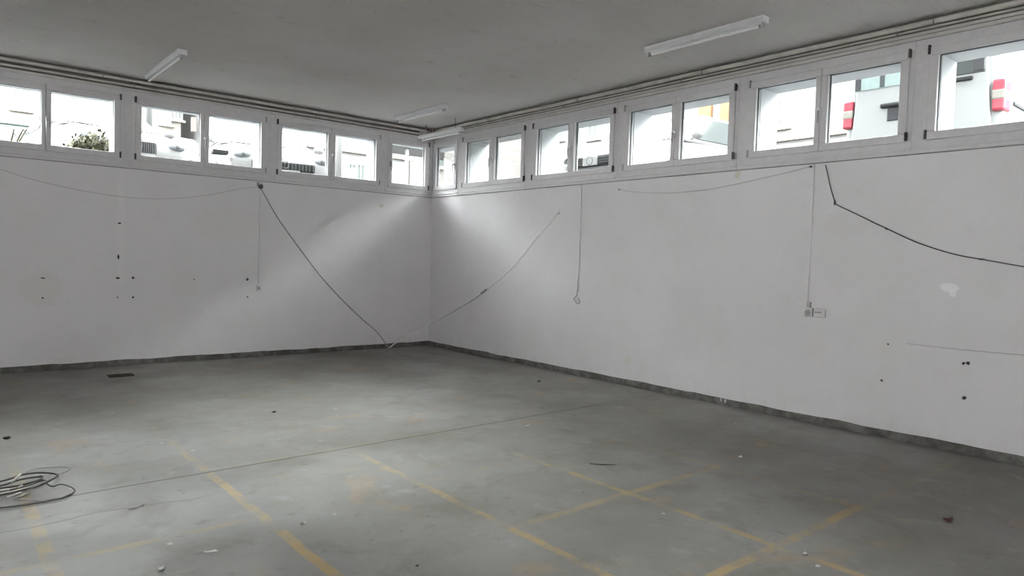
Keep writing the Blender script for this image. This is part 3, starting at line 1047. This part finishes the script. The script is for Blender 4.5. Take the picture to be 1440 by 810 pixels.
def car(loc, rz, label, paint, W=1.76, grille='bars', hood=.94, L=4.3, roof=1.45, gk=.50, gz=.36, gh=.10):
    """nose at local y = 0 pointing to -y"""
    root = empty('parked_car', loc, rz, label=label, cat='car')
    w = W/2
    st = [(0.0, .86, .30, .58), (.10, .95, .22, hood-.22), (.28, .985, .20, hood-.13), (.7, 1.0, .20, hood-.04), (1.15, 1.0, .20, hood+.03), (2.2, 1.0, .20, hood+.06),
          (3.3, 1.0, .20, hood+.07), (3.95, .98, .22, hood+.03), (4.2, .93, .28, hood-.04), (4.3, .86, .34, .62)]
    secs = []
    for y_, kw, zb, zt in st:
        y_ = y_*L/4.3
        ww = w*kw
        secs.append([(-ww*.9, y_, zb), (-ww, y_, zb+.12), (-ww, y_, (zb+zt)/2+.06), (-ww*.95, y_, zt-.07), (-ww*.80, y_, zt-.005), (-ww*.4, y_, zt+.02), (ww*.4, y_, zt+.02), (ww*.80, y_, zt-.005),
                     (ww*.95, y_, zt-.07), (ww, y_, (zb+zt)/2+.06), (ww, y_, zb+.12), (ww*.9, y_, zb)])
    loft(secs, 'body', paint, root, 2)
    # cabin
    k = L/4.3
    zb = hood+.0
    B0, B1 = [(-w*.88, 1.0*k, zb), (w*.88, 1.0*k, zb)], [(-w*.86, 4.0*k, zb+.02), (w*.86, 4.0*k, zb+.02)]
    T0, T1 = [(-w*.66, 1.85*k, roof), (w*.66, 1.85*k, roof)], [(-w*.66, 3.35*k, roof-.01), (w*.66, 3.35*k, roof-.01)]
    m_ = MB()
    m_.add([B0[0], B0[1], B1[1], B1[0], T0[0], T0[1], T1[1], T1[0]], [(3, 2, 1, 0), (4, 5, 6, 7), (0, 1, 5, 4), (1, 2, 6, 5), (2, 3, 7, 6), (3, 0, 4, 7)])
    cab = m_.build('cabin', paint, root, bevel=.05, bseg=3)
    panel([B0[0], B0[1], T0[1], T0[0]], (.05, .95, .07, .93), 'windshield', M_CGLP, root)
    panel([B1[1], B1[0], T1[0], T1[1]], (.07, .93, .2, .92), 'rear_window', M_CGL, root)
    for s in (0, 1):
        if s:
            q = [B0[1], B1[1], T1[1], T0[1]]
        else:
            q = [B1[0], B0[0], T0[0], T1[0]]
        for a_, b2 in ((.09, .48), (.52, .90)):
            panel(q, (a_, b2, .12, .88), 'side_window', M_CGL, root)
    for s in (-1, 1):
        mi = MB().blob((s*(w+.06), 1.25*k, zb+.09), (.10, .06, .075), seed=3, amp=.1)
        mi.tube([(s*(w-.06), 1.27*k, zb+.03), (s*(w+.03), 1.25*k, zb+.07)], .02, 6)
        mi.build('mirror', paint, root, smooth=True)
        hl = MB().blob((s*w*.70, .105, hood-.285), (.155, .10, .085), seed=5, amp=.08)
        hp = hl.build('headlight', M_LENS, root, smooth=True)
        MB().blob((s*w*.70, .045, hood-.285), (.05, .05, .05), amp=0).build('reflector', M_CHROME, hp, smooth=True)
    # grille
    zc_, hh = hood-.36, .085
    gw = w*.50
    if grille == 'bars':
        gw, hh, zc_ = w*gk, gh, hood-gz
    g_ = MB().box(-gw, gw, -.035, .10, zc_-hh, zc_+hh).build('grille', M_BLK, root, bevel=.03)
    sl = MB()
    if grille == 'bars':
        nb = 17
        for i in range(nb):
            xx = -gw+.04+i*(2*gw-.08)/(nb-1)
            sl.box(xx-.008, xx+.008, -.048, -.03, zc_-hh+.02, zc_+hh-.015)
    else:
        for z_ in (-.035, 0.0, .035):
            sl.box(-gw+.03, gw-.03, -.046, -.03, zc_+z_-.006, zc_+z_+.006)
    sl.build('slats', M_CHROME, g_)
    MB().ring((0, -.055, zc_+(.02 if grille != 'plate' else .0)), (0, 1, 0), .062, .010, 20, 6).build('badge', M_CHROME, g_)
    MB().box(-gw*1.25, gw*1.25, -.02, .10, .28, .42).build('air_intake', M_BLK, root, bevel=.03)
    if grille == 'plate':
        MB().box(-.15, .15, -.062, -.04, zc_-.07, zc_+.055).build('number_plate', M_PLATE, root, bevel=.004)
    else:
        MB().box(-.26, .26, -.03, -.012, .45, .56).build('number_plate', M_PLATE, root, bevel=.004)
    for s in (-1, 1):
        MB().tube([(s*.05-.25, 1.02*k, zb+.03), (s*.42-.1, .99*k, zb+.035)], .012, 6).build('wiper', M_BLK, root)
    wheels(root, w, (.82*k, 3.42*k))
    return root


# cars with their noses to the left wall
def car_x(px, ydist, py=215):
    return at(px, py, 1, ydist).x


car((car_x(192, 1.75), 1.75, ZG), 0.10, 'white car with narrow slatted grille outside the third left window from the corner', M_CARW, grille='bars', hood=.97, W=1.72, gk=.33)
car((car_x(400, 1.45), 1.45, ZG), -.12, 'white car with wide slatted grille outside the second left window from the corner', M_CARW, W=1.86, grille='bars', hood=.96, L=4.4, gk=.56, gz=.43, gh=.075)
cw = bpy.data.objects['parked_car.001']
pv = Matrix.Rotation(.12, 4, 'Z') @ (at(309, 214, 1, 1.62)-cw.location)
MB().box(pv.x-.12, pv.x+.12, pv.y-.10, pv.y+.10, pv.z-.035, pv.z+.03).build('air_vent', M_BLK, cw, bevel=.01)
car((car_x(296, 6.6), 6.6, ZG), 0.20, 'tall silver car standing farther back between the two white cars', M_CARG, grille='wide', hood=1.18, roof=1.85)
# cars with their noses to the right wall
car((.95, at(833, 235, 0, .95).y, ZG), -PI/2-.05, 'white car with number plate outside the third and fourth right windows from the corner', M_CARW, W=1.72, grille='plate', hood=.93)

# ---- van, rear end towards the room
XV = 2.52
yl, yr_v = at(1187.5, 168, 0, XV).y, at(1413, 134, 0, XV).y
vc = Vector((XV, (yl+yr_v)/2, 0))
vx = Vector((0, -1, 0))
vn = Vector((-1, 0, 0))
van = empty('delivery_van', (vc.x, vc.y, ZG), -PI/2, label='white van parked with its rear doors and red tail lights to the right wall', cat='van')


def V(px, py, d=0.0):
    """pixel -> (x, z) on the van's rear plane in its own frame"""
    p_ = at_plane(px, py, vc+vn*d, vn)
    q = p_-vc
    return q.dot(vx), p_.z-ZG


HW = abs(yl-yr_v)/2
VH, VLEN = 1.95, 4.9
secs = []
for y_, kw, zb, zt in ((0, .965, .42, VH-.10), (.05, .99, .34, VH-.04), (.16, 1.0, .30, VH), (1.5, 1.0, .28, VH+.02), (3.1, 1.0, .28, VH), (3.55, .98, .28, VH-.10), (4.0, .97, .28, 1.55), (4.35, .96, .28, 1.18), (4.75, .92, .30, 1.02), (4.9, .84, .38, .72)):
    ww = HW*kw
    tt = .86 if zt > 1.6 else .93
    mz = min(1.25, zb+(zt-zb)*.55)
    secs.append([(-ww*.94, y_, zb), (-ww, y_, zb+.10), (-ww, y_, mz), (-ww*(tt+.05), y_, zt-.12), (-ww*(tt-.06), y_, zt), (0, y_, zt+.03), (ww*(tt-.06), y_, zt), (ww*(tt+.05), y_, zt-.12), (ww, y_, mz), (ww, y_, zb+.10), (ww*.94, y_, zb)])
loft(secs, 'body', M_VAN, van, 2)
# rear doors
zd0, zd1 = .55, 1.86
DW = HW-.10
zw0 = V(1235, 126)[1]
for s in (-1, 1):
    d = MB()
    x0_, x1_ = (-DW, -.006) if s < 0 else (.006, DW)
    d.prism([(x0_, zd0), (x1_, zd0), (x1_-(.10 if s > 0 else 0), zd1), (x0_+(.10 if s < 0 else 0), zd1)], -.045, .03, 1)
    door = d.build('rear_door', M_VAN, van, bevel=.015)
    if s < 0:
        wx0, wx1 = V(1205, 129)[0], -.07
    else:
        wx0, wx1 = .07, V(1388, 97)[0]
    wn_ = MB()
    wn_.prism([(wx0, zw0), (wx1, zw0), (wx1-(.05 if s > 0 else 0), zw0+.40), (wx0+(.05 if s < 0 else 0), zw0+.40)], -.056, -.040, 1)
    pane_ = wn_.build('door_window', M_CGL if s > 0 else M_VGL, door, bevel=.02)
    if s > 0:
        MB().box(wx1-.13, wx1-.01, -.062, -.05, zw0+.02, zw0+.39).build('window_mount', M_GRYP, door, bevel=.02)
        q1 = V(1371, 102)
        MB().box(wx0+.05, q1[0], -.085, -.045, zw0-.075, zw0-.028).build('wiper', M_BLK, door, bevel=.012)
        MB().box(.05, V(1339, 140)[0], -.10, -.04, V(1334, 147)[1], V(1334, 134)[1]).build('lock', M_BLK, door, bevel=.02)
    else:
        MB().box(wx0+.0, wx0+.075, -.062, -.05, zw0+.01, zw0+.39).build('window_mount', M_GRYP, door, bevel=.02)
        MB().box(wx0+.30, wx0+.36, -.062, -.05, zw0+.01, zw0+.39).build('window_bar', M_CGL, door, bevel=.01)
        q0 = V(1241, 152)
        MB().box(q0[0], -.03, -.10, -.04, q0[1]-.02, q0[1]+.035).build('plate_lamp_bar', M_BLK, door, bevel=.02)
        MB().box(V(1250, 160)[0], -.03, -.062, -.04, V(1255, 171)[1], q0[1]-.02).build('handle_recess', M_GRYP, door, bevel=.015)
lz0, lz1 = V(1403, 156)[1], V(1403, 111.5)[1]
hgt = lz1-lz0
for s in (-1, 1):
    xo, xi = s*(HW+.012), s*(HW-.115)
    base = MB().box(min(xi, xo), max(xi, xo), -.040, .20, lz0, lz1).build('tail_light', M_RED, van, bevel=.025)
    MB().box(min(xi, xo)-.004, max(xi, xo)+.004, -.045, .202, lz0+hgt*.34, lz0+hgt*.67).build('clear_lens', M_CLEAR, base, bevel=.02)
# bumper
MB().box(-HW+.02, HW-.02, -.12, .15, .36, .56).build('bumper', M_GRYP, van, bevel=.04)
# side strip
for s in (-1, 1):
    MB().box(s*(HW-.01), s*(HW+.012), .34, 3.6, 1.00, 1.04).build('side_strip', M_GRYP, van, bevel=.005)
wheels(van, HW, (.85, 4.1), .34)

# ---- buildings


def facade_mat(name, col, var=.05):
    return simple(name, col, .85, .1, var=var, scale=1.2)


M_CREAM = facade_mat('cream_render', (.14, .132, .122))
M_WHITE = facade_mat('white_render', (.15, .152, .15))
M_BOUNCE = facade_mat('bounce_wall_render', (.50, .505, .505))  # for the added bounce walls outside the gateways
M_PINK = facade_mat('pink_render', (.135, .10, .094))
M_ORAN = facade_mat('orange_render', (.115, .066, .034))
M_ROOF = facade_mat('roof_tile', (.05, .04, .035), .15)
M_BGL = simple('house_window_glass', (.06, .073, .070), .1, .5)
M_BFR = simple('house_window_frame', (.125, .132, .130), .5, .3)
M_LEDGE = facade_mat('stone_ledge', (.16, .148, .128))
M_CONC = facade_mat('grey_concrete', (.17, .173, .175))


def building(name, x0_, x1_, y0_, y1_, h, mat, label, wins, face, ledges=(), panels=(), roofmat=None, floors=True):
    """wins: (u0, u1, z0, z1) in world u/z on the face ('S' = y0 plane, 'W' = x0 plane)"""
    root = empty(name, ((x0_+x1_)/2, (y0_+y1_)/2, ZG), world=True, label=label, cat='building')
    MB().box(x0_, x1_, y0_, y1_, ZG-.1, ZG+h).build('wall', mat, root)
    o = .35
    MB().box(x0_-o, x1_+o, y0_-o, y1_+o, ZG+h, ZG+h+.22).build('roof', roofmat or M_LEDGE, root, bevel=.03)

    def fb(u0_, u1_, d0, d1, z0, z1, m_):
        if face == 'S':
            m_.box(u0_, u1_, y0_+d0, y0_+d1, z0, z1)
        else:
            m_.box(x0_+d0, x0_+d1, u0_, u1_, z0, z1)
        return m_
    for (u0_, u1_, z0, z1) in wins:
        u0_, u1_ = min(u0_, u1_), max(u0_, u1_)
        m_ = MB()
        e = .07
        fb(u0_-e, u1_+e, -.06, .0, z0-e, z0, m_)
        fb(u0_-e, u1_+e, -.06, .0, z1, z1+e, m_)
        fb(u0_-e, u0_, -.06, .0, z0, z1, m_)
        fb(u1_, u1_+e, -.06, .0, z0, z1, m_)
        fb((u0_+u1_)/2-.03, (u0_+u1_)/2+.03, -.05, 0, z0, z1, m_)
        f_ = m_.build('window', M_BFR, root)
        f_['_o'] = tuple(root['_o'])
        OFF.append(f_)
        fb(u0_, u1_, -.02, .01, z0, z1, MB()).build('pane', M_BGL, f_)
        fb(u0_-.15, u1_+.15, -.14, 0, z0-e-.08, z0-e, MB()).build('window_sill', M_LEDGE, f_)
    for (u0_, u1_, z0, z1) in ledges:
        fb(u0_, u1_, -.16, 0, z0, z1, MB()).build('ledge', M_LEDGE, root)
    for (u0_, u1_, z0, z1, pm) in panels:
        fb(min(u0_, u1_), max(u0_, u1_), -.12, 0, z0, z1, MB()).build('wall_panel', pm, root)
    return root


def rectS(yp, a_, b2):
    p_, q = at(a_[0], a_[1], 1, yp), at(b2[0], b2[1], 1, yp)
    return (p_.x, q.x, min(p_.z, q.z), max(p_.z, q.z))


def rectW(xp, a_, b2):
    p_, q = at(a_[0], a_[1], 0, xp), at(b2[0], b2[1], 0, xp)
    return (p_.y, q.y, min(p_.z, q.z), max(p_.z, q.z))


# left side, beyond the parked cars
YB = 15.0
wins = [rectS(YB, (490, 250), (498.5, 232)), rectS(YB, (502, 252), (511, 233))]
building('apartment_building', 1.6, 8.6, YB, YB+9, 6.8, M_WHITE, 'white house with greenish windows outside the second window from the corner in the left wall', wins, 'S',
         ledges=[(1.6, 9.0, wins[0][3]+.45, wins[0][3]+.6)])
YA = 19.0
wA = [rectS(YA, (228, 172), (238, 150)), rectS(YA, (246, 166), (254, 148)), rectS(YA, (445, 214), (455, 186)), rectS(YA, (432, 212), (440, 196)), rectS(YA, (20, 150), (40, 125)), rectS(YA, (100, 165), (120, 140))]
building('apartment_building', -14, .9, YA, YA+9, 8.4, M_CREAM, 'long cream house behind the cars outside the left wall', wA, 'S',
         ledges=[(-14, 1.2, ZG+2.9, ZG+3.05)], panels=[(*rectS(YA, (268, 185), (275, 166)), M_PINK)])
# corner: carport with a cream house
YC = 9.5
q = rectS(YC, (540, 211), (600, 205))
pp = at(576.5, 230, 1, YC).x
cpz = q[3]
carport = empty('carport', (pp, YC+1.5, ZG), world=True, label='open carport with flat roof seen through the narrow corner window in the left wall', cat='carport')
MB().box(at(549, 208, 1, YC).x, at(606, 208, 1, YC).x+3.0, YC, YC+1.6, cpz-.14, cpz+.05).build('roof', M_CONC, carport, bevel=.02)
for xx, yy in ((pp, YC+.2), (pp+3.4, YC+.2), (pp, YC+1.4), (pp+3.4, YC+1.4)):
    MB().box(xx-.05, xx+.05, yy-.05, yy+.05, ZG, cpz-.14).build('post', M_CONC, carport, bevel=.01)
building('house', 9.4, 17.0, YB+1, YB+9, 7.0, M_CREAM, 'cream house behind the carport', [(10.2, 11.4, ZG+3.2, ZG+4.6)], 'S')
# right side
XB = 12.0
wB = [rectW(XB, (1084, 178), (1109, 128)), rectW(XB, (781, 196), (792, 180)), rectW(XB, (829, 194), (843, 172)), rectW(XB, (625, 236), (632, 214)), (-10.5, -9.3, ZG+3.4, ZG+4.9), (-10.5, -9.3, ZG+.8, ZG+2.2)]
o1 = rectW(XB, (984, 178), (1003, 145))
o2 = rectW(XB, (1014, 184), (1034, 140))
lz = at(1090, 180, 0, XB).z
building('apartment_building', XB, XB+9, -24, 11, 7.4, M_WHITE, 'long pale house with orange panels outside the right wall', wB, 'W',
         ledges=[(-16, 1.0, lz-.42, lz-.28)], panels=[(*o1, M_ORAN), (*o2, M_ORAN)])

# unseen storeys added above the room to block sky over the yard
tag(MB().box(-9.5, TH, -11.5, TL, ZC+.3, 24.0).build('wall_added_storeys', M_CONC), 'grey storeys added above the room to block sky, out of the frame', 'wall', kind='structure')
# unseen walls added to send soft light in through the gateways
tag(MB().box(X0-9.0, X0-8.7, -40, 8, -.02, 9.0).build('wall_added_bounce', M_BOUNCE), 'tall wall added to bounce light, out of the frame behind the left gateway', 'wall', kind='structure')
tag(MB().box(-21, 10, Y0-9.0, Y0-8.7, -.02, 9.0).build('wall_added_bounce_rear', M_BOUNCE), 'tall wall added to bounce light, out of the frame behind the rear gateway', 'wall', kind='structure')

# poles
M_POLE = simple('pole_grey', (.06, .061, .061), .6, .3)


def pole(px, py, yp, r, h, label):
    p_ = at(px, py, 1, yp)
    root = empty('lamp_post', (p_.x, yp, ZG), label=label, cat='pole')
    MB().tube([(0, 0, 0), (0, 0, h*.5), (0, 0, h)], [r, r*.9, r*.7], 12).build('post', M_POLE, root, smooth=True)
    MB().cyl((0, 0, 0), (0, 0, .25), r*1.5, 12).build('base', M_POLE, root, bevel=.01)
    MB().tube(smooth_path([(0, 0, h-.02), (0, -.1, h+.15), (0, -.5, h+.25)]), r*.5, 8).build('arm', M_POLE, root, smooth=True)
    MB().blob((0, -.62, h+.23), (.1, .26, .07), amp=.02).build('lamp_head', M_POLE, root, smooth=True)


pole(209, 160, 6.35, .09, 5.2, 'grey lamp post outside the third window from the corner in the left wall')
pole(423, 195, 10.0, .11, 5.2, 'grey lamp post outside the left pane of the second window from the corner')
pole(476, 215, 8.0, .10, 5.2, 'grey lamp post outside the right pane of the second window from the corner')
pole(306, 180, 11.0, .09, 5.2, 'thin lamp post behind the white car with the wide grille')

# bush outside the fourth window of the left wall
M_LEAVES = simple('bush_leaves', (.034, .035, .018), .8, .15, var=.45, scale=9)
M_TWIG = simple('bush_twigs', (.045, .032, .023), .9, .1, var=.2)
p0, p1 = at(72, 213, 1, 1.0), at(168, 213, 1, 1.0)
bc = (p0.x+p1.x)/2
bush = empty('bush', (bc, 1.0, ZG), label='low scruffy bush outside the fourth window from the corner in the left wall', cat='bush')
lv, tw = MB(), MB()
rnd = random.Random(3)
hwid = (p1.x-p0.x)/2
for i in range(170):
    a_ = rnd.uniform(-1, 1)
    hh = (.63*(1-.6*(a_-.15)**2))*(.6+.4*rnd.random())
    bx_, by_ = a_*hwid*.95, rnd.uniform(-.35, .35)
    tw.tube([(bx_*.6, by_*.5, 0), (bx_*.85, by_*.8, hh*.55), (bx_+rnd.uniform(-.06, .06), by_, hh*1.08)], [.010, .007, .003], 5)
    for j in range(16):
        q = rnd.uniform(.35, 1.0)
        c0 = Vector((bx_*(.6+.4*q)+rnd.uniform(-.09, .09), by_+rnd.uniform(-.09, .09), hh*q+rnd.uniform(-.03, .03)))
        d1 = Vector((rnd.uniform(-1, 1), rnd.uniform(-1, 1), rnd.uniform(-.3, 1))).normalized()*rnd.uniform(.03, .06)
        d2 = d1.orthogonal().normalized()*d1.length*.5
        lv.add([c0-d1, c0+d2, c0+d1, c0-d2], [(0, 1, 2, 3)])
lv.build('foliage', M_LEAVES, bush)
tw.build('stems', M_TWIG, bush)

# pale skip / container wall outside the leftmost window
M_SKIP = simple('pale_green_metal', (.20, .235, .222), .6, .3, var=.08, scale=3)
YK = 7.0
pl, pr = at(-60, 190, 1, YK), at(57, 190, 1, YK)
zt = at(30, 173, 1, YK).z
sk = empty('waste_container', ((pl.x+pr.x)/2, YK+.7, ZG), world=True, label='pale green metal container outside the leftmost window of the left wall', cat='container')
MB().box(pl.x, pr.x, YK, YK+1.4, ZG+.12, zt-.05).build('body', M_SKIP, sk, bevel=.04)
MB().box(pl.x-.05, pr.x+.05, YK-.05, YK+1.45, zt-.05, zt+.05).build('lid', M_SKIP, sk, bevel=.02)
m = MB()
for i in range(7):
    xx = pl.x+.15+i*(pr.x-pl.x-.3)/6
    m.box(xx-.03, xx+.03, YK-.04, YK, ZG+.2, zt-.1)
m.build('ribs', M_SKIP, sk)
for xx in (pl.x+.2, pr.x-.2):
    for yy in (YK+.2, YK+1.2):
        MB().cyl((xx-.03, yy, ZG+.07), (xx+.03, yy, ZG+.07), .07, 12).build('castor', M_BLK, sk)
p = at(8, 192, 1, 1.6)
br = empty('shrub', (p.x, 1.6, ZG), label='bare dark twiggy shrub outside the leftmost window', cat='shrub')
tw = MB()
hh = p.z-ZG+.12
for i in range(9):
    e = Vector((rnd.uniform(-.35, .25), rnd.uniform(-.1, .1), hh*rnd.uniform(.7, 1.05)))
    tw.tube([(e.x*.1, 0, 0), (e.x*.6, e.y*.5, e.z*.7), e, e+Vector((rnd.uniform(.02, .12), 0, -.06))], [.014, .011, .008, .004], 5)
tw.build('branches', M_TWIG, br, smooth=True)

# ------------------------------------------------------------------ light: overcast sky
W = bpy.data.worlds.new('overcast_sky')
S.world = W
W.use_nodes = True
nt = W.node_tree
nt.nodes.clear()
tc = nt.nodes.new('ShaderNodeTexCoord')
sx = nt.nodes.new('ShaderNodeSeparateXYZ')
nt.links.new(tc.outputs['Generated'], sx.inputs[0])
mr = nt.nodes.new('ShaderNodeMapRange')
mr.inputs[1].default_value = 0.0
mr.inputs[2].default_value = 1.0
mr.inputs[3].default_value = 1.1
mr.inputs[4].default_value = 0.75
nt.links.new(sx.outputs[2], mr.inputs[0])
bg = nt.nodes.new('ShaderNodeBackground')
bg.inputs[0].default_value = (1.0, .985, .985, 1)
mm = nt.nodes.new('ShaderNodeMath')
mm.operation = 'MULTIPLY'
SKY = 57.0
mm.inputs[1].default_value = SKY
nt.links.new(mr.outputs[0], mm.inputs[0])
nt.links.new(mm.outputs[0], bg.inputs[1])
ow = nt.nodes.new('ShaderNodeOutputWorld')
nt.links.new(bg.outputs[0], ow.inputs[0])
W.cycles.sampling_method = 'MANUAL'
W.cycles.sample_map_resolution = 256

for o in OFF:
    if '_o' in o:
        del o['_o']

vs_ = S.view_settings
S.display_settings.display_device = 'sRGB'
vs_.view_transform = 'Standard'
vs_.look = 'None'
vs_.gamma = 1
vs_.use_curve_mapping = False
vs_.exposure = 0.0
S.cycles.max_bounces = 14
S.cycles.diffuse_bounces = 10
S.cycles.transparent_max_bounces = 12
S.cycles.sample_clamp_indirect = 0
S.cycles.use_denoising = True
S.cycles.use_adaptive_sampling = False
